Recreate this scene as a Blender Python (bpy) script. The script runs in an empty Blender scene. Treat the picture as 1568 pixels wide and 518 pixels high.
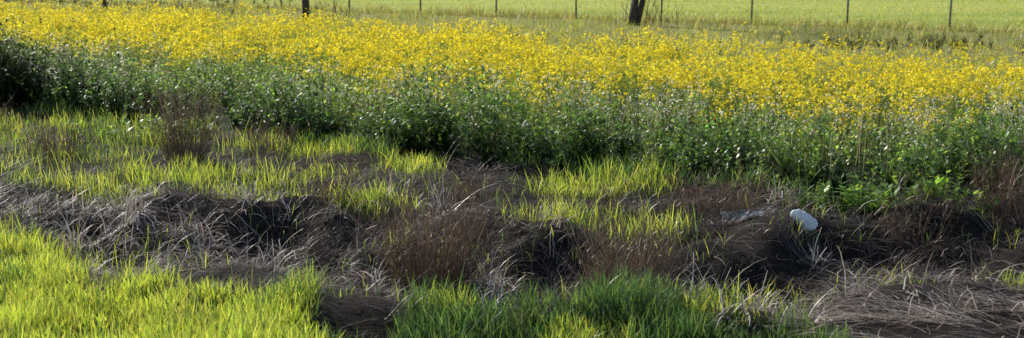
import bpy, math, numpy as np
from mathutils import Vector
R = np.random.default_rng(7)
scene = bpy.context.scene
scene.view_settings.view_transform='Standard'
try: scene.view_settings.look='None'
except Exception: pass
scene.view_settings.exposure=0

# ---------------- noise ----------------
_lat = np.random.default_rng(3).random((256,256))
def vn(x,y,s,seed=0):
    x=np.asarray(x,float)/s+seed*17.3+500; y=np.asarray(y,float)/s+seed*9.7+500
    xi=np.floor(x).astype(int); yi=np.floor(y).astype(int)
    fx=x-xi; fy=y-yi; fx=fx*fx*(3-2*fx); fy=fy*fy*(3-2*fy)
    g=lambda a,b:_lat[a%256,b%256]
    return (g(xi,yi)*(1-fx)+g(xi+1,yi)*fx)*(1-fy)+(g(xi,yi+1)*(1-fx)+g(xi+1,yi+1)*fx)*fy
def fbm(x,y,s,seed=0):
    return .55*vn(x,y,s,seed)+.3*vn(x,y,s/2.1,seed+1)+.15*vn(x,y,s/4.3,seed+2)
def sm(a,b,x):
    t=np.clip((x-a)/(b-a),0,1); return t*t*(3-2*t)

# ---------------- layout (world metres) ----------------
def edge(x): return np.interp(x,[-14,-8.9,-4.3,-1.2,.13,2.1,3.1,4.0,6,9,14],[27,24,21,18.7,17.6,16.7,15.9,15.3,15.9,17,19])
def back(x): return np.interp(x,[-18,-8,0,4,8.4,14],[46,40,32,29,26,25])
def fence_y(x): return 50.14-.518*x
def ditch_c(x): return np.interp(x,[-9,-6,-4,-2,-.5,1,3,6,9],[15.6,15.2,14.8,14.2,13.5,13.1,13.5,13.9,14.2])+.3*np.sin(x*2.1)+.7*(vn(x,x*0,.8,77)-.5)
def H(x,y):
    x=np.asarray(x,float); y=np.asarray(y,float)
    c=ditch_c(x)
    f=sm(-2.6,-.8,y-c)*(1-sm(-.45,.45,y-c))
    z=-(.14+.34*vn(x,y,.9,2))*f
    near=1-sm(30,45,y)
    z=z+near*(.14*(fbm(x,y,1.7,1)-.5)+.10*(vn(x,y,.5,4)-.5))
    dz=sm(-2.6,-.3,y-c)*sm(3.2,.4,y-c)
    z=z+dz*(.30*(vn(x,y,.6,15)-.5)+.14*(vn(x,y,.25,16)-.5))
    z=z-.22*sm(-1.9,-1.2,x)*sm(2.6,1.8,x)*sm(11.0,10.2,y)*sm(7.5,9,y)
    z=z+.5*sm(9,2,y)
    return z
BLOBS=[(-4.1,16.6,1.5,.6,.9),(-2.9,15.9,.7,.4,.9),(1.0,16.3,.75,.6,1.1),(-1.3,17.8,.35,.5,1.),(.45,14.5,.6,.35,.9),
 (-1.5,15.3,.45,.4,.9),(-3.0,19.4,.9,.6,.75),(-6.6,21.3,2.4,1.0,.5),(-6.5,18.2,1.6,.6,.5),(2.5,12.3,.28,.25,.6),(3.4,12.1,.25,.2,.6),
 (4.7,12.5,.45,.3,.7),(-4.1,13.1,.9,.35,.4),(-5.2,13.5,1.0,.6,1.0),(1.35,14.0,.35,.3,.9),(-8.5,16,1.5,.8,.6),(6.5,13.5,.8,.6,.4),
 (-2.3,17.3,.5,.4,.6),(-5.3,19.7,.8,.5,.5),(-8,19.6,1.2,.8,.5),(2.1,11.7,.25,.25,.6),(4.3,11.0,.3,.15,.4),(-1.2,13.9,.2,.2,.5)]
def fgedge(x): return np.interp(x,[-9,-5.2,-4.2,-3.4,-2,-1.65,-1.5,-1.0,-.8,0.,.9,1.6,2.3,2.7],[12.9,12.6,12.3,11.6,11.4,11.2,10.5,10.6,11.25,11.0,11.3,10.9,10.4,8.5])
def green(x,y):
    g=np.zeros_like(x)
    for bx,by,rx,ry,a in BLOBS:
        d=((x-bx)/rx)**2+((y-by)/ry)**2
        g=np.maximum(g,a*sm(2.1,.1,d+1.8*(fbm(x,y,.5,8)-.5)))
    fg=sm(-.25,.45,fgedge(x)+.7*(vn(x,y,.4,9)-.5)-y)
    return np.maximum(g,1.1*fg)
BUSH=np.array([(-11,25.6,1.3,1.6),(-9.2,24.8,1.0,1.6),(-7.5,24.0,.7,1.2),(-6.3,23.1,.6,1.25),(-5.2,22.4,.4,.9),(-3.55,21.1,.7,1.45),(-2.2,20.3,.35,.7),(-1.35,19.3,.7,1.35),
 (-.35,18.6,.7,1.45),(.75,18.0,.65,1.1),(1.6,17.9,.4,.65),(2.5,17.3,.55,1.1),(3.5,16.7,.5,1.0),(4.5,16.3,.5,.95),(5.5,16.8,.7,1.1),(7.2,17.2,.9,1.1),(9.3,18.3,1,1.1)])
def bushf(x,y):
    g=np.zeros_like(x)
    xx=x+.5*(vn(x,y,.5,83)-.5); yy=y+.5*(vn(x,y,.5,84)-.5)
    for bx,by,r,h in BUSH: g=np.maximum(g,h*np.exp(-(((xx-bx)/r)**2+((yy-by)/(r*1.25))**2)*.8))
    return g

# ---------------- ribbon accumulator ----------------
class Acc:
    def __init__(s): s.V=[];s.C=[];s.F=[];s.n=0
    def rib(s,P,W,C):
        N,L,_=P.shape
        if N==0: return
        V=np.stack([P-W,P+W],2).reshape(-1,3)
        if C.ndim==2: C=np.repeat(C[:,None,:],L,1)
        C=np.repeat(C[:,:,None,:],2,2).reshape(-1,3)
        i=np.arange(N)[:,None]*2*L+np.arange(L-1)[None,:]*2
        F=np.stack([i,i+1,i+3,i+2],-1).reshape(-1,4)+s.n
        s.V.append(V.astype(np.float32));s.C.append(C.astype(np.float32));s.F.append(F);s.n+=len(V)
    def build(s,name,mat):
        V=np.concatenate(s.V);C=np.concatenate(s.C);F=np.concatenate(s.F).astype(np.int32)
        return mesh(name,V,F,C,mat)
def mesh(name,V,F,C,mat,smooth=False):
    me=bpy.data.meshes.new(name)
    me.vertices.add(len(V)); me.vertices.foreach_set('co',V.astype(np.float32).ravel())
    me.loops.add(F.size); me.loops.foreach_set('vertex_index',F.astype(np.int32).ravel())
    me.polygons.add(len(F)); me.polygons.foreach_set('loop_start',(np.arange(len(F))*4).astype(np.int32))
    if smooth: me.polygons.foreach_set('use_smooth',np.ones(len(F),bool))
    me.update(calc_edges=True)
    if C is not None:
        a=me.color_attributes.new('Col','FLOAT_COLOR','POINT')
        c4=np.ones((len(V),4),np.float32); c4[:,:3]=np.clip(C,0,.95); a.data.foreach_set('color',c4.ravel())
    me.materials.append(mat)
    o=bpy.data.objects.new(name,me); scene.collection.objects.link(o); return o

def curves(base,az,th0,bend,ln,L,wob=0.):
    N=len(base); t=np.linspace(0,1,L)
    P=np.zeros((N,L,3)); P[:,0]=base
    for k in range(1,L):
        th=th0+bend*(t[k]+t[k-1])/2
        a=az+(wob*R.normal(size=N) if wob else 0)
        P[:,k]=P[:,k-1]+(ln/(L-1))[:,None]*np.stack([np.sin(th)*np.cos(a),np.sin(th)*np.sin(a),np.cos(th)],-1)
    return P
def wvec(az,hw,prof):
    a=np.stack([-np.sin(az),np.cos(az),np.zeros_like(az)],-1)
    return a[:,None,:]*(hw[:,None]*np.asarray(prof)[None,:])[:,:,None]
def jit(col,N,v=.2,hv=.08):
    c=np.asarray(col)[None,:]*(1+v*R.normal(size=(N,1)))*(1+hv*R.normal(size=(N,3)))
    return np.clip(c,0.003,.95)
def pick(cols,N,p=None,v=.2,hv=.08):
    cols=np.asarray(cols); i=R.choice(len(cols),N,p=p)
    return np.clip(cols[i]*(1+v*R.normal(size=(N,1)))*(1+hv*R.normal(size=(N,3))),.003,.95)
def U(a,b,n): return R.uniform(a,b,n)
TAU=2*math.pi

# ---------------- materials ----------------
def foliage_mat(name,trans=.45,gloss=.05,rough=.5,tcol=(1,1,1)):
    m=bpy.data.materials.new(name); m.use_nodes=True; nt=m.node_tree; nt.nodes.clear()
    n=nt.nodes.new; l=nt.links.new
    out=n('ShaderNodeOutputMaterial'); at=n('ShaderNodeAttribute'); at.attribute_name='Col'
    tc=n('ShaderNodeTexCoord'); no=n('ShaderNodeTexNoise'); no.inputs['Scale'].default_value=3.5; no.inputs['Detail'].default_value=2
    l(tc.outputs['Object'],no.inputs['Vector'])
    mr=n('ShaderNodeMapRange'); mr.inputs[1].default_value=.3; mr.inputs[2].default_value=.7; mr.inputs[3].default_value=.75; mr.inputs[4].default_value=1.2
    l(no.outputs[0],mr.inputs[0])
    vm=n('ShaderNodeVectorMath'); vm.operation='SCALE'; l(at.outputs['Color'],vm.inputs[0]); l(mr.outputs[0],vm.inputs['Scale'])
    tv=n('ShaderNodeVectorMath'); tv.operation='MULTIPLY'; l(vm.outputs[0],tv.inputs[0]); tv.inputs[1].default_value=tcol
    d=n('ShaderNodeBsdfDiffuse'); t=n('ShaderNodeBsdfTranslucent'); g=n('ShaderNodeBsdfGlossy'); g.inputs['Roughness'].default_value=rough
    l(vm.outputs[0],d.inputs[0]); l(tv.outputs[0],t.inputs[0])
    a=n('ShaderNodeMixShader'); a.inputs[0].default_value=trans; l(d.outputs[0],a.inputs[1]); l(t.outputs[0],a.inputs[2])
    b=n('ShaderNodeMixShader'); b.inputs[0].default_value=gloss; l(a.outputs[0],b.inputs[1]); l(g.outputs[0],b.inputs[2])
    l(b.outputs[0],out.inputs[0]); return m
M_grass=foliage_mat('grass_blades',.55,.06,.4,(1.35,1.22,.85)); M_leaf=foliage_mat('weed_leaves',.55,.06,.42,(1.6,1.5,.9)); M_fl=foliage_mat('petals',.5,.02,.5,(1.12,1.08,.85))
M_dead=foliage_mat('dry_straw',.25,.05,.4)
def simple(name,col,rough=.7,noise=20,lo=.6,hi=1.2,bump=.3,metal=0,trans=0):
    m=bpy.data.materials.new(name); m.use_nodes=True; nt=m.node_tree; n=nt.nodes.new; l=nt.links.new
    b=nt.nodes['Principled BSDF']; tc=n('ShaderNodeTexCoord'); no=n('ShaderNodeTexNoise'); no.inputs['Scale'].default_value=noise; no.inputs['Detail'].default_value=6
    l(tc.outputs['Object'],no.inputs['Vector'])
    cr=n('ShaderNodeValToRGB'); cr.color_ramp.elements[0].position=.3; cr.color_ramp.elements[1].position=.7
    cr.color_ramp.elements[0].color=(*[c*lo for c in col],1); cr.color_ramp.elements[1].color=(*[min(1,c*hi) for c in col],1)
    l(no.outputs[0],cr.inputs[0]); l(cr.outputs[0],b.inputs['Base Color'])
    b.inputs['Roughness'].default_value=rough; b.inputs['Metallic'].default_value=metal
    bp=n('ShaderNodeBump'); bp.inputs['Strength'].default_value=bump; bp.inputs['Distance'].default_value=.02; l(no.outputs[0],bp.inputs['Height']); l(bp.outputs[0],b.inputs['Normal'])
    if trans:
        t=n('ShaderNodeBsdfTranslucent'); l(cr.outputs[0],t.inputs[0]); mx=n('ShaderNodeMixShader'); mx.inputs[0].default_value=trans
        l(b.outputs[0],mx.inputs[1]); l(t.outputs[0],mx.inputs[2]); l(mx.outputs[0],nt.nodes['Material Output'].inputs[0])
    return m

# ---------------- ground ----------------
def ground():
    xs=np.concatenate([-np.geomspace(2500,20,30),np.arange(-19,-11,.5),np.arange(-11,11,.1),np.arange(11,19,.5),np.geomspace(20,2500,30)])
    ys=np.concatenate([-np.geomspace(1500,4,18),np.arange(-3,8,.5),np.arange(8,24,.1),np.arange(24,75,.4),np.geomspace(76,4000,50)])
    X,Y=np.meshgrid(xs,ys); Z=H(X,Y)
    V=np.stack([X,Y,Z],-1).reshape(-1,3); nx=len(xs);ny=len(ys)
    i=(np.arange(ny-1)[:,None]*nx+np.arange(nx-1)[None,:]).reshape(-1)
    F=np.stack([i,i+1,i+nx+1,i+nx],-1)
    x=V[:,0];y=V[:,1]
    soil=np.array([.032,.026,.022])*(.4+1.1*fbm(x,y,.4,3))[:,None]
    gr=np.array([.07,.10,.02])
    g=np.clip(green(x,y),0,1)[:,None]
    c=soil*(1-g)+gr*g
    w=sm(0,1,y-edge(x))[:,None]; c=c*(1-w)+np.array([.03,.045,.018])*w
    st=sm(-1,1.5,y-back(x))[:,None]; n=fbm(x,y,3.0,5)[:,None]
    stc=np.array([.27,.30,.08])*(1-n)+np.array([.30,.27,.12])*n
    c=c*(1-st)+stc*st
    f=sm(-.3,1.2,y-fence_y(x))[:,None]; n=sm(.25,.75,fbm(x*.35,y*1.2,4,6))[:,None]
    fc=np.array([.30,.38,.07])*(1-n)+np.array([.46,.50,.12])*n
    c=c*(1-f)+fc*f
    m=bpy.data.materials.new('ground_soil'); m.use_nodes=True; nt=m.node_tree; nn=nt.nodes.new; l=nt.links.new
    b=nt.nodes['Principled BSDF']; b.inputs['Roughness'].default_value=.95; b.inputs['Specular IOR Level'].default_value=.1
    at=nn('ShaderNodeAttribute'); at.attribute_name='Col'; tc=nn('ShaderNodeTexCoord')
    n1=nn('ShaderNodeTexNoise'); n1.inputs['Scale'].default_value=9; n1.inputs['Detail'].default_value=10; n1.inputs['Roughness'].default_value=.75
    l(tc.outputs['Object'],n1.inputs['Vector'])
    mr=nn('ShaderNodeMapRange'); mr.inputs[1].default_value=.3; mr.inputs[2].default_value=.7; mr.inputs[3].default_value=.5; mr.inputs[4].default_value=1.45; l(n1.outputs[0],mr.inputs[0])
    vm=nn('ShaderNodeVectorMath'); vm.operation='SCALE'; l(at.outputs['Color'],vm.inputs[0]); l(mr.outputs[0],vm.inputs['Scale']); l(vm.outputs[0],b.inputs['Base Color'])
    bp=nn('ShaderNodeBump'); bp.inputs['Strength'].default_value=.8; bp.inputs['Distance'].default_value=.06; l(n1.outputs[0],bp.inputs['Height']); l(bp.outputs[0],b.inputs['Normal'])
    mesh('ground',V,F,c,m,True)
ground()

def scatter(n,x0,x1,y0,y1,dens,tight=None):
    x=U(x0,x1,n);y=U(y0,y1,n)
    k=R.random(n)<dens(x,y); return x[k],y[k]
def at(x,y): return np.stack([x,y,H(x,y)-.01],-1)

# ---------------- living grass ----------------
A=Acc()
def grass(x,y,lo,hi,hw,cols,p=None,bend=.7,L=5,root=.6):
    N=len(x); az=U(0,TAU,N); ln=U(lo,hi,N)*(.5+1.0*vn(x,y,.3,12))
    P=curves(at(x,y),az,np.abs(R.normal(0,.22,N)),U(0.1,bend*1.4,N),ln,L)
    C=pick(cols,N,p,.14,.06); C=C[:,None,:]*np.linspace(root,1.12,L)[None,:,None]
    wa=az+R.normal(0,.6,N)
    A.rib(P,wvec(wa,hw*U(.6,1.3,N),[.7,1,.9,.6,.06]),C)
GY=[(.50,.64,.075),(.58,.68,.10),(.40,.56,.07),(.62,.67,.15)]
GD=[(.08,.17,.05),(.12,.24,.065),(.06,.13,.045),(.20,.32,.08)]
x,y=scatter(160000,-7.5,3.2,8.2,13.4,lambda x,y:(y<fgedge(x)+.8)*green(x,y)*(.12+.88*vn(x,y,.35,30)))
dark=sm(-1.9,-1.3,x+.3*(y-11))*(.15+1.0*sm(.25,.6,vn(x,y,.55,33)))  # shade over the middle foreground, painted in as darker grass colours
k=R.random(len(x))<np.maximum(dark,.04+.35*sm(.65,.9,vn(x,y,.6,34)))
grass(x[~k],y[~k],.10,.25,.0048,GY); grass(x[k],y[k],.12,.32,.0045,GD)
x,y=scatter(260000,-10,8,11.2,24,lambda x,y:(y>fgedge(x)+.2)*(y<edge(x)+.3)*np.clip(green(x,y),0,1)*(.05+1.0*vn(x,y,.3,31)))
k=R.random(len(x))<.08+.3*sm(-2,-5,x)*sm(17,18.5,y)+.3*sm(.55,.8,vn(x,y,.5,36))
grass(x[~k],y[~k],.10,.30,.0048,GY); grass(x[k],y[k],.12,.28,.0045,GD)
x,y=scatter(40000,-10,9,11,24,lambda x,y:(y<edge(x))*(vn(x,y,.5,44)>.58)*.5)
grass(x,y,.08,.25,.004,GD+GY[:2])
PS=[(.38,.44,.09),(.48,.49,.14),(.30,.40,.07),(.44,.38,.17)]
x,y=scatter(120000,-26,22,22,56,lambda x,y:(y>back(x)-.5)*(y<fence_y(x)+.3)*(.1+.9*vn(x,y,1.0,50)))
grass(x,y,.10,.32,.009,PS,L=5)
x=U(-26,24,6000); y=fence_y(x)+R.normal(0,.3,6000); grass(x,y,.12,.4,.009,[(.34,.28,.14),(.26,.3,.07),(.38,.34,.15)])
A.build('grass',M_grass)
A=Acc()
x,y=scatter(100000,-34,30,34,85,lambda x,y:(y>fence_y(x)+.3)*np.clip(1.3-(y-44)/60,.2,1)*(.3+.9*vn(x*.4,y,1.5,51)))
grass(x,y,.04,.11,.014,[(.40,.49,.07),(.48,.54,.10),(.54,.55,.14)],L=5)
A.build('crop_field',M_grass)

# ---------------- dead grass ----------------
A=Acc()
DC=[(.13,.095,.08),(.062,.046,.041),(.30,.24,.20),(.038,.029,.026),(.66,.57,.48)]
def deadmask(x,y): return (y<edge(x)+.3)*np.clip(1.05-green(x,y)*.85,0,1)*(y>fgedge(x)-.5)
def straw(x,y,z,az,th,bend,ln,hw,p,L=6,wob=.12,gain=1.):
    N=len(x); P=curves(np.stack([x,y,z],-1),az,th,bend,ln,L,wob)
    gz=H(P[:,:,0],P[:,:,1])+.01; P[:,:,2]=np.maximum(P[:,:,2],gz+U(0,.04,N)[:,None])
    C=pick(DC,N,p,.25,.05)*gain
    A.rib(P,wvec(az,hw*U(.6,1.3,N),np.linspace(1,.35,L)),C)
x,y=scatter(110000,-10,9,8.5,25,lambda x,y:deadmask(x,y)*(.2+.8*sm(.3,.7,vn(x,y,.4,60))))
n=len(x); flow=vn(x,y,.9,61)*11
straw(x,y,H(x,y)+U(0,.06,n),flow+R.normal(0,.6,n),U(1.2,1.6,n),U(-.2,.6,n),U(.12,.42,n),.0034,[.32,.34,.11,.17,.06],5)
def clumps(cx,cy,per,r,l0,l1,p,hw=.0035,th=.35,bend=2.0,g0=.4,g1=1.2):
    n=len(cx)*per; i=np.repeat(np.arange(len(cx)),per)
    az=U(0,TAU,n); rr=np.abs(R.normal(0,r,n)); x=cx[i]+rr*np.cos(az); y=cy[i]+rr*np.sin(az)
    sc=U(.5,1.2,len(cx))[i]; pref=U(0,TAU,len(cx))[i]
    straw(x,y,H(x,y),pref+R.normal(0,1.1,n),np.abs(R.normal(0,th,n)),U(.3,bend,n),U(l0,l1,n)*sc,hw,p,7,.10,gain=U(g0,g1,len(cx))[i][:,None])
cx,cy=scatter(1200,-9.5,8.5,9,23,lambda x,y:deadmask(x,y)*(.2+.8*sm(2.6,.7,np.abs(y-ditch_c(x)))))
clumps(cx,cy,45,.14,.16,.45,[.32,.38,.10,.16,.04],th=.8,bend=2.6)
cx=np.concatenate([R.normal(-3.6,.9,40),R.normal(-5.6,.8,18),R.normal(3.4,1.3,22),R.normal(-.2,.9,20),U(-8,8,50)]); cy=np.concatenate([R.normal(14.4,.4,40),R.normal(15.0,.4,18),R.normal(10.9,.5,22),R.normal(12.7,.4,20),U(11.5,18,50)])
k=deadmask(cx,cy)>.4; clumps(cx[k],cy[k],16,.09,.25,.6,[.0,.0,.35,.0,.65],.0062,.7,2.8,.8,1.3)
A.build('dead_grass',M_dead)
A=Acc()
x,y=scatter(18000,1.4,7,9,13.3,lambda x,y:sm(12.6,10.2,y)*(x>2.4-.3*(y-10))*(.03+.97*sm(.5,.8,vn(x,y,.45,71))))
n=len(x); straw(x,y,H(x,y)+U(.02,.08,n),R.normal(2.8,.7,n),U(1.2,1.6,n),U(0,.4,n),U(.2,.5,n),.0042,[.2,.14,.32,.04,.30],6)
A.build('straw_litter',M_dead)

# ---------------- upright dry weeds ----------------
def tuft(cx,cy,r,h,n,cols,name='dry_weed_clump',lean=.28):
    global A
    A=Acc(); az=U(0,TAU,n); rr=r*np.sqrt(R.random(n))*.55; x=cx+rr*np.cos(az); y=cy+rr*np.sin(az)
    L=7; ln=U(.4,1.1,n)*h; a2=az+R.normal(0,.6,n)
    P=curves(at(x,y),a2,np.abs(R.normal(0,lean,n)),U(-.1,.6,n),ln,L,.1)
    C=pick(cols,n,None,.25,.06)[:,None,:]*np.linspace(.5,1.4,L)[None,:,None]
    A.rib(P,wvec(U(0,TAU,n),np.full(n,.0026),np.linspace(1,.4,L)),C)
    m=n*3; i=R.integers(0,n,m); k=R.integers(2,L,m); b=P[i,k]
    Q=curves(b,U(0,TAU,m),U(.2,1.1,m),U(-.3,.6,m),U(.03,.11,m),3)
    A.rib(Q,wvec(U(0,TAU,m),np.full(m,.003),[1,1.2,.5]),pick(cols,m,None,.3,.06))
    A.build(name,M_dead)
RB=[(.14,.085,.055),(.20,.13,.085),(.08,.05,.038),(.28,.20,.13)]
for a in [(-.73,12.75,.62,.98,620),(1.0,12.1,.5,.85,500),(-4.3,18.3,.45,1.15,340),(-6.1,18.6,.6,.6,180),(-1.95,15.1,.4,.45,100),
          (2.2,14.9,.9,.5,200),(5.5,14.9,.9,.75,330),(-7.2,17.0,.7,.5,130),(-.5,15.6,.5,.35,70),(4.2,14.3,.6,.4,110),(-3.3,19.0,.5,.5,110),(.9,15.0,.6,.4,60),(-8.2,21.4,.8,.5,160)]:
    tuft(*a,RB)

# ---------------- leafy weeds ----------------
A=Acc()
def leafy(x,y,h,ns,nl,leaf,cols,stemc=(.12,.16,.05),spread=.35,scale=1.,bare=0.0,A_=None,g=(.6,.6)):
    N=len(x); i=np.repeat(np.arange(N),ns); M=len(i); B=at(x,y)[i]; B[:,:2]+=R.normal(0,.035,(M,2))
    L=6; P=curves(B,U(0,TAU,M),np.abs(R.normal(0,spread,M)),U(-.3,.35,M),h[i]*U(.65,1.08,M),L,.15)
    (A_ or A).rib(P,wvec(U(0,TAU,M),np.full(M,.0035*scale),np.linspace(1,.4,L)),jit(stemc,M))
    j=np.repeat(np.arange(M),nl); K=len(j)
    t=(bare+(1-bare)*R.random(K))*(L-1.001); k=t.astype(int); f=(t-k)[:,None]
    b=P[j,k]*(1-f)+P[j,k+1]*f
    ln=leaf*U(.5,1.3,K)*(1.25-.6*t/(L-1)); az=U(0,TAU,K)
    Q=curves(b,az,U(.5,1.5,K),U(0,.9,K),ln,4)
    C=pick(cols,K,None,.22,.08)*(g[0]+g[1]*(t/(L-1))**1.5)[:,None]  # leaf colour rises along the stem: sunlit tops, dark bases painted in
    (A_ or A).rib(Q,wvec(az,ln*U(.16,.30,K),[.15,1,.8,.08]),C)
    return P,i
WL=[(.05,.11,.026),(.085,.18,.035),(.13,.25,.05),(.035,.08,.026)]
WB=[(.30,.47,.085),(.38,.53,.11),(.22,.37,.075)]
x,y=scatter(8500,-13,11,14.5,31,lambda x,y:(y>edge(x)+.5*(vn(x,y,.7,81)-.5))*(y<edge(x)+np.interp(x,[-9,-4,0,5],[7,6.,3.6,3.0]))*(.08+.95*sm(.2,.8,bushf(x,y))+.3*sm(1.2,3,y-edge(x))))
d=y-edge(x); bf=bushf(x,y)
h=np.maximum(.28+.25*vn(x,y,.8,82)+.35*sm(.8,3,d),bf*.98)*U(.7,1.2,len(x))
k=R.random(len(x))<np.maximum(.15+.78*sm(.25,.8,bf)*sm(2.0,.9,d)+.6*(x<-8),.75*sm(1.5,.6,d)*(x<2.5))  # front plants take the dark leaf palette, painting shade onto the bush faces
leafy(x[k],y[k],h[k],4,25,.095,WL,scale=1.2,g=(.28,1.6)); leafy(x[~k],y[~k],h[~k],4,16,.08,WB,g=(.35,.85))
x=np.concatenate([R.normal(4.2,.4,22),R.normal(-5.2,.5,14)]);y=np.concatenate([R.normal(15.1,.18,22),R.normal(20.2,.25,14)])
leafy(x,y,U(.25,.42,len(x)),4,10,.13,[(.22,.36,.07),(.16,.29,.06)])
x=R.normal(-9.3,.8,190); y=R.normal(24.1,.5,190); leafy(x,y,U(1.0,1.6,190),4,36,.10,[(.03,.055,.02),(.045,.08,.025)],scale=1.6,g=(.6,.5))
xx=U(-11,9,8000); yy=edge(xx)+R.normal(-.05,.22,8000)
k=vn(xx,yy,.8,85)>.45; grass(xx[k],yy[k],.12,.35,.005,GD+[(.30,.45,.07)])
A.build('weeds',M_leaf)

# ---------------- flowers ----------------
def heads(A_,P,ncl,npf,size,spread,cols,topfrac=.0,drop=.25):
    M=len(P); j=np.repeat(np.arange(M),ncl); t=R.random(len(j))*drop
    tip=P[j,-1]*(1-t[:,None])+P[j,-3]*t[:,None]; tip=tip+R.normal(0,spread,(len(j),3))*[1,1,.6]
    q=np.repeat(np.arange(len(j)),npf); b=tip[q]+R.normal(0,size*1.1,(len(q),3)); K=len(q)
    az=U(0,TAU,K); s=size*U(.6,1.3,K)
    Q=curves(b,az,U(.2,1.9,K),np.zeros(K),s*1.8,3)
    A_.rib(Q,wvec(az,s,[.5,1,.5]),pick(cols,K,None,.05,.02))
YL=[(.94,.79,.035),(.93,.74,.025),(.94,.84,.09)]
A=Acc()
dm=lambda x: np.interp(x,[-9,-4,0,5,8],[5.8,5.3,2.9,3.0,2.8])
def mdens(x,y):
    a=sm(-1.8,1.4,y-edge(x)-dm(x)+2.2*(vn(x,y,1.5,90)-.5)); b=sm(1.5,-3.0,y-back(x)+3*(vn(x,y,1.5,91)-.5))
    return a*b*(.14+1.0*sm(.2,.65,vn(x,y,.9,92)*.6+.4*vn(x,y,3,94)))
x,y=scatter(17500,-21,15,15,47,mdens)
lim=np.abs(x)<.38*y+2.5; x=x[lim];y=y[lim]
h=U(.65,1.0,len(x))*(.75+.45*vn(x,y,1.2,93)); far=y>27
G1=[(.32,.42,.07),(.38,.50,.10)]
P1,_=leafy(x[~far],y[~far],h[~far],4,6,.055,G1,(.28,.38,.09),.25)
P2,_=leafy(x[far],y[far],h[far],4,3,.06,G1,(.28,.38,.09),.25,1.5)
heads(A,P1,3,6,.0145,.05,YL,drop=.2); heads(A,P2,3,4,.0185,.06,YL,drop=.2)
x,y=scatter(5500,-22,18,22,48,lambda x,y:(y>back(x)-2.5)*(y<fence_y(x)-1)*sm(10,0,y-back(x))*(vn(x,y,1.2,95)>.35)*.7)
P3,_=leafy(x,y,U(.25,.5,len(x)),3,5,.06,[(.38,.44,.10)],(.3,.36,.1),.3,1.3); heads(A,P3,3,2,.015,.05,YL)
x,y=scatter(3000,-20,14,16,38,lambda x,y:(y>edge(x)+1.5)*(y<back(x))*(np.abs(x)<.38*y+2)*.6)
leafy(x,y,U(.45,.75,len(x)),3,10,.07,G1+WB,(.26,.36,.07),.3,1.2)
A.build('mustard_flowers',M_fl)
A=Acc()
x,y=scatter(6500,-11,12,15.5,29,lambda x,y:sm(.6,1.6,y-edge(x))*sm(5.5,2.5,y-edge(x)+(x<-3)*-1.5)*np.interp(x,[-9,-5,-2,1,3,6],[.2,.25,.4,.5,.85,1])*(.1+.9*sm(.3,.7,vn(x,y,.8,96))))
P4,_=leafy(x,y,U(.65,1.05,len(x))*(.85+.3*vn(x,y,1.3,80)),4,7,.06,WB,(.34,.36,.22),.3)
heads(A,P4,5,2,.0115,.07,[(.85,.80,.80),(.80,.73,.76),(.9,.88,.85),(.5,.46,.33)],drop=.6)
A.build('wild_radish_flowers',M_fl)
A=Acc()
x=np.concatenate([R.normal(3.0,.7,40),R.normal(10.5,1.6,60),U(-24,-9,240),R.normal(0,1.0,20)])
y=np.concatenate([R.normal(34,.5,40),R.normal(37,1.0,60),U(46,62,240),R.normal(38,.6,20)])
leafy(x,y,U(.2,.5,len(x)),4,16,.09,[(.12,.17,.04),(.2,.16,.09),(.17,.23,.05)],scale=1.5)
A.build('low_shrubs',M_leaf)

# ---------------- fence ----------------
def tube(V,F,p,q,r0,r1,n=8):
    p=Vector(p);q=Vector(q);d=(q-p).normalized(); u=d.orthogonal().normalized(); w=d.cross(u); b=len(V)
    for c,r in((p,r0),(q,r1)):
        for k in range(n):
            a=TAU*k/n; V.append(tuple(c+u*math.cos(a)*r+w*math.sin(a)*r))
    for k in range(n): F.append((b+k,b+(k+1)%n,b+n+(k+1)%n,b+n+k))
    F.append(tuple(b+k for k in range(n))[::-1]); F.append(tuple(b+n+k for k in range(n)))
def obj(name,V,F,mat,parent=None,smooth=True):
    me=bpy.data.meshes.new(name); me.from_pydata(V,[],F); me.update(); me.materials.append(mat)
    if smooth:
        for p in me.polygons: p.use_smooth=True
    o=bpy.data.objects.new(name,me); scene.collection.objects.link(o)
    if parent: o.parent=parent
    return o
steel=simple('galvanised_steel',(.20,.21,.20),.55,30,.6,1.2,.1,.4)
fen=bpy.data.objects.new('wire_fence',None); scene.collection.objects.link(fen)
pts=[(-6.14+2.79*k, fence_y(-6.14+2.79*k)) for k in range(-8,12)]
for k,(px,py) in enumerate(pts):
    V=[];F=[]; tl=R.normal(0,.03); z=float(H(px,py))
    tube(V,F,(px,py,z-.2),(px+tl,py,z+1.55),.032,.032,10); tube(V,F,(px+tl,py,z+1.55),(px+tl,py,z+1.59),.045,.02,10)
    for hh in(.35,.7,1.05,1.4): tube(V,F,(px+tl*hh/1.5-.045,py,z+hh),(px+tl*hh/1.5+.045,py,z+hh),.012,.012,6)
    obj('post_%d'%(k+1),V,F,steel,fen)
V=[];F=[]
for a,b in zip(pts[:-1],pts[1:]):
    for hh in(.35,.7,1.05,1.4):
        m=((a[0]+b[0])/2,(a[1]+b[1])/2-.0,hh-.02+float(H(*a)))
        tube(V,F,(a[0],a[1]-.045,hh+float(H(*a))),(m[0],m[1]-.045,m[2]),.0016,.0016,4); tube(V,F,(m[0],m[1]-.045,m[2]),(b[0],b[1]-.045,hh+float(H(*b))),.0016,.0016,4)
obj('wires',V,F,steel,fen)

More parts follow.
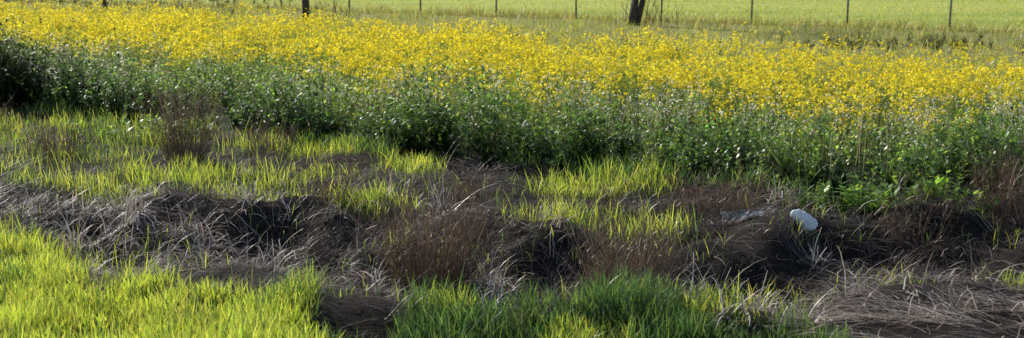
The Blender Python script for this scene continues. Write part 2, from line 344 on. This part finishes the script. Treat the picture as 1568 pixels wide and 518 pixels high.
# ---------------- bare trees ----------------
bark=simple('bark',(.07,.05,.038),.95,14,.5,1.4,.8)
M_tl=foliage_mat('tree_leaves',.4,.03)
import random
from mathutils import Quaternion
def tree(bx,by,h,r,seed,multi=1):
    rnd=random.Random(seed); V=[];F=[]; tips=[]
    def limb(p,d,ln,r,dep):
        seg=4
        for s in range(seg):
            d=(d+Vector((rnd.gauss(0,.10),rnd.gauss(0,.10),rnd.gauss(0.03,.05)))).normalized(); q=p+d*ln/seg
            r2=r*(.88 if dep<4 else .75); tube(V,F,p,q,r,r2,8 if dep<2 else 5)
            if dep>0 or s>1:
                if dep<4 and rnd.random()<.75:
                    o=d.orthogonal().normalized(); o.rotate(Quaternion(d,rnd.uniform(0,TAU)))
                    limb(q,(d*.6+o*.8).normalized(),ln*rnd.uniform(.45,.65),r2*.55,dep+1)
            p=q; r=r2
            if dep>=3: tips.append(p)
    z=float(H(bx,by))-.1
    for m in range(multi):
        limb(Vector((bx+.16*m,by+.1*m,z)),Vector((rnd.gauss(0,.12)+.15*m,rnd.gauss(0,.1),1)).normalized(),h,r*(1-.25*m),0)
    e=bpy.data.objects.new('tree',None); scene.collection.objects.link(e); e.location=(0,0,0)
    obj('trunk_and_limbs',V,F,bark,e)
    T=np.array([tuple(t) for t in tips]); a=Acc(); n=len(T)*6; b=T[R.integers(0,len(T),n)]+R.normal(0,.07,(n,3)); az=U(0,TAU,n)
    Q=curves(b,az,U(.6,2.2,n),U(0,.5,n),U(.04,.08,n),3); a.rib(Q,wvec(az,U(.012,.022,n),[.3,1,.1]),pick([(.10,.13,.04),(.16,.13,.06)],n))
    o=a.build('leaves',M_tl); o.parent=e
tree(-6.9,47.5,4.2,.14,3); tree(3.85,45.5,3.8,.14,8,2); tree(-15.5,54,4.,.10,12)
for (bx,by) in((-6.4,47.2),(4.3,45.3)):
    A=Acc(); n=26; b=at(bx+R.normal(0,.45,n),by+R.normal(0,.3,n)); L=6
    P=curves(b,U(0,TAU,n),U(.05,.5,n),U(-.2,.5,n),U(.5,1.3,n),L,.25); A.rib(P,wvec(R.normal(0,.4,n)+math.pi/2,np.full(n,.009),np.linspace(1,.4,L)),pick([(.05,.035,.028)],n))
    m=80; i=R.integers(0,n,m); k=R.integers(1,L,m); Q=curves(P[i,k],U(0,TAU,m),U(.3,1.0,m),U(-.3,.3,m),U(.15,.4,m),4); A.rib(Q,wvec(R.normal(0,.4,m)+math.pi/2,np.full(m,.006),np.linspace(1,.4,4)),pick([(.05,.035,.028)],m))
    A.build('bare_twigs',M_dead)

# ---------------- litter ----------------
plast=simple('white_plastic',(.80,.86,.93),.5,9,.9,1.05,.25,0,.35)
plast2=simple('film_plastic',(.40,.46,.52),.6,9,.5,1.2,.3,0,.45)
from mathutils import noise
def bag(x,y,sx,sy,sz,rot,seed,mat,name):
    nu,nv=64,48; V=[];F=[]
    for j in range(nv+1):
        t=j/nv; prof=(1-abs(2*t-1)**5)**.5*(1.0-.1*t)+.02
        for i in range(nu):
            a=TAU*i/nu; ca,sa=math.cos(a),math.sin(a)
            ca=math.copysign(abs(ca)**.6,ca); sa=math.copysign(abs(sa)**.6,sa)
            v=Vector((ca*prof,sa*prof*.7,(t-.5)*2))
            nz=noise.noise(v*1.2+Vector((seed,0,0)))*.3-abs(noise.noise(v*2.2+Vector((0,seed,0))))*.45-abs(noise.noise(v*5))*.22
            k=1.15+nz; V.append((v.x*k*sx+.03*math.sin(3*t+seed)+.02*noise.noise(v*2),v.y*k*sy,v.z*sz*(1+.2*noise.noise(Vector((v.x*1.5,v.y*1.5,seed))))))
    for j in range(nv):
        for i in range(nu): F.append((j*nu+i,j*nu+(i+1)%nu,(j+1)*nu+(i+1)%nu,(j+1)*nu+i))
    F.append(tuple(range(nu))[::-1]); F.append(tuple(nv*nu+i for i in range(nu)))
    o=obj(name,V,F,mat); o.rotation_euler=rot; o.location=(x,y,float(H(x,y))+.09); return o
bag(2.95,13.9,.075,.055,.135,(math.radians(-30),math.radians(-36),.1),8.4,plast,'plastic_bag')
def film(x,y,w,d,seed,mat,name,zz=.12,amp=.16):
    n=36; V=[];F=[]
    for j in range(n+1):
        for i in range(n+1):
            u=i/n-.5;v=j/n-.5; p=Vector((u*3,v*3,seed)); hgt=abs(noise.noise(p*1.5))*amp+noise.noise(p*4)*.03
            xx=x+u*w+noise.noise(p*2+Vector((5,0,0)))*.08; yy=y+v*d+noise.noise(p*2+Vector((0,7,0)))*.08
            V.append((xx,yy,float(H(xx,yy))+zz+hgt))
    for j in range(n):
        for i in range(n): b=j*(n+1)+i; F.append((b,b+1,b+n+2,b+n+1))
    return obj(name,V,F,mat)
film(2.42,14.5,.34,.24,2.3,plast2,'plastic_film',.02,.12)
film(4.45,13.1,.05,.04,4.3,plast,'paper_scrap',.05,.02)
A=Acc(); n=320; x=np.concatenate([R.normal(2.42,.2,220),R.normal(2.98,.15,100)]); y=np.concatenate([R.normal(14.3,.12,220),R.normal(13.68,.05,100)])
straw(x,y,H(x,y),U(0,TAU,n),U(.4,1.3,n),U(.2,1.6,n),U(.12,.28,n),.003,[.3,.3,.2,.15,.05],6); A.build('dead_grass',M_dead)

# ---------------- light ----------------
el=math.radians(32); azs=math.radians(-34)
sd=Vector((math.sin(azs)*math.cos(el),math.cos(azs)*math.cos(el),math.sin(el)))
L=bpy.data.lights.new('sun','SUN'); L.energy=5; L.angle=math.radians(.5); L.color=(1,.95,.86)
so=bpy.data.objects.new('sun',L); scene.collection.objects.link(so); so.rotation_euler=sd.to_track_quat('Z','Y').to_euler(); so.location=(0,0,30)
w=bpy.data.worlds.new('World'); scene.world=w; w.use_nodes=True; nt=w.node_tree
sk=nt.nodes.new('ShaderNodeTexSky'); sk.sky_type='NISHITA'; sk.sun_disc=False; sk.sun_elevation=el; sk.sun_rotation=azs
bg=nt.nodes['Background']; bg.inputs[1].default_value=.13; nt.links.new(sk.outputs[0],bg.inputs[0])

# ---------------- camera ----------------
cam=bpy.data.cameras.new('camera'); cam.sensor_width=36; cam.lens=49.46; cam.clip_end=6000
cam.dof.use_dof=True; cam.dof.focus_distance=16; cam.dof.aperture_fstop=2.4
co=bpy.data.objects.new('camera',cam); scene.collection.objects.link(co); co.location=(0,0,3.0); co.rotation_euler=(math.radians(90-9.6),0,0)
scene.camera=co
print('faces',sum(len(o.data.polygons) for o in bpy.data.objects if o.type=='MESH'))
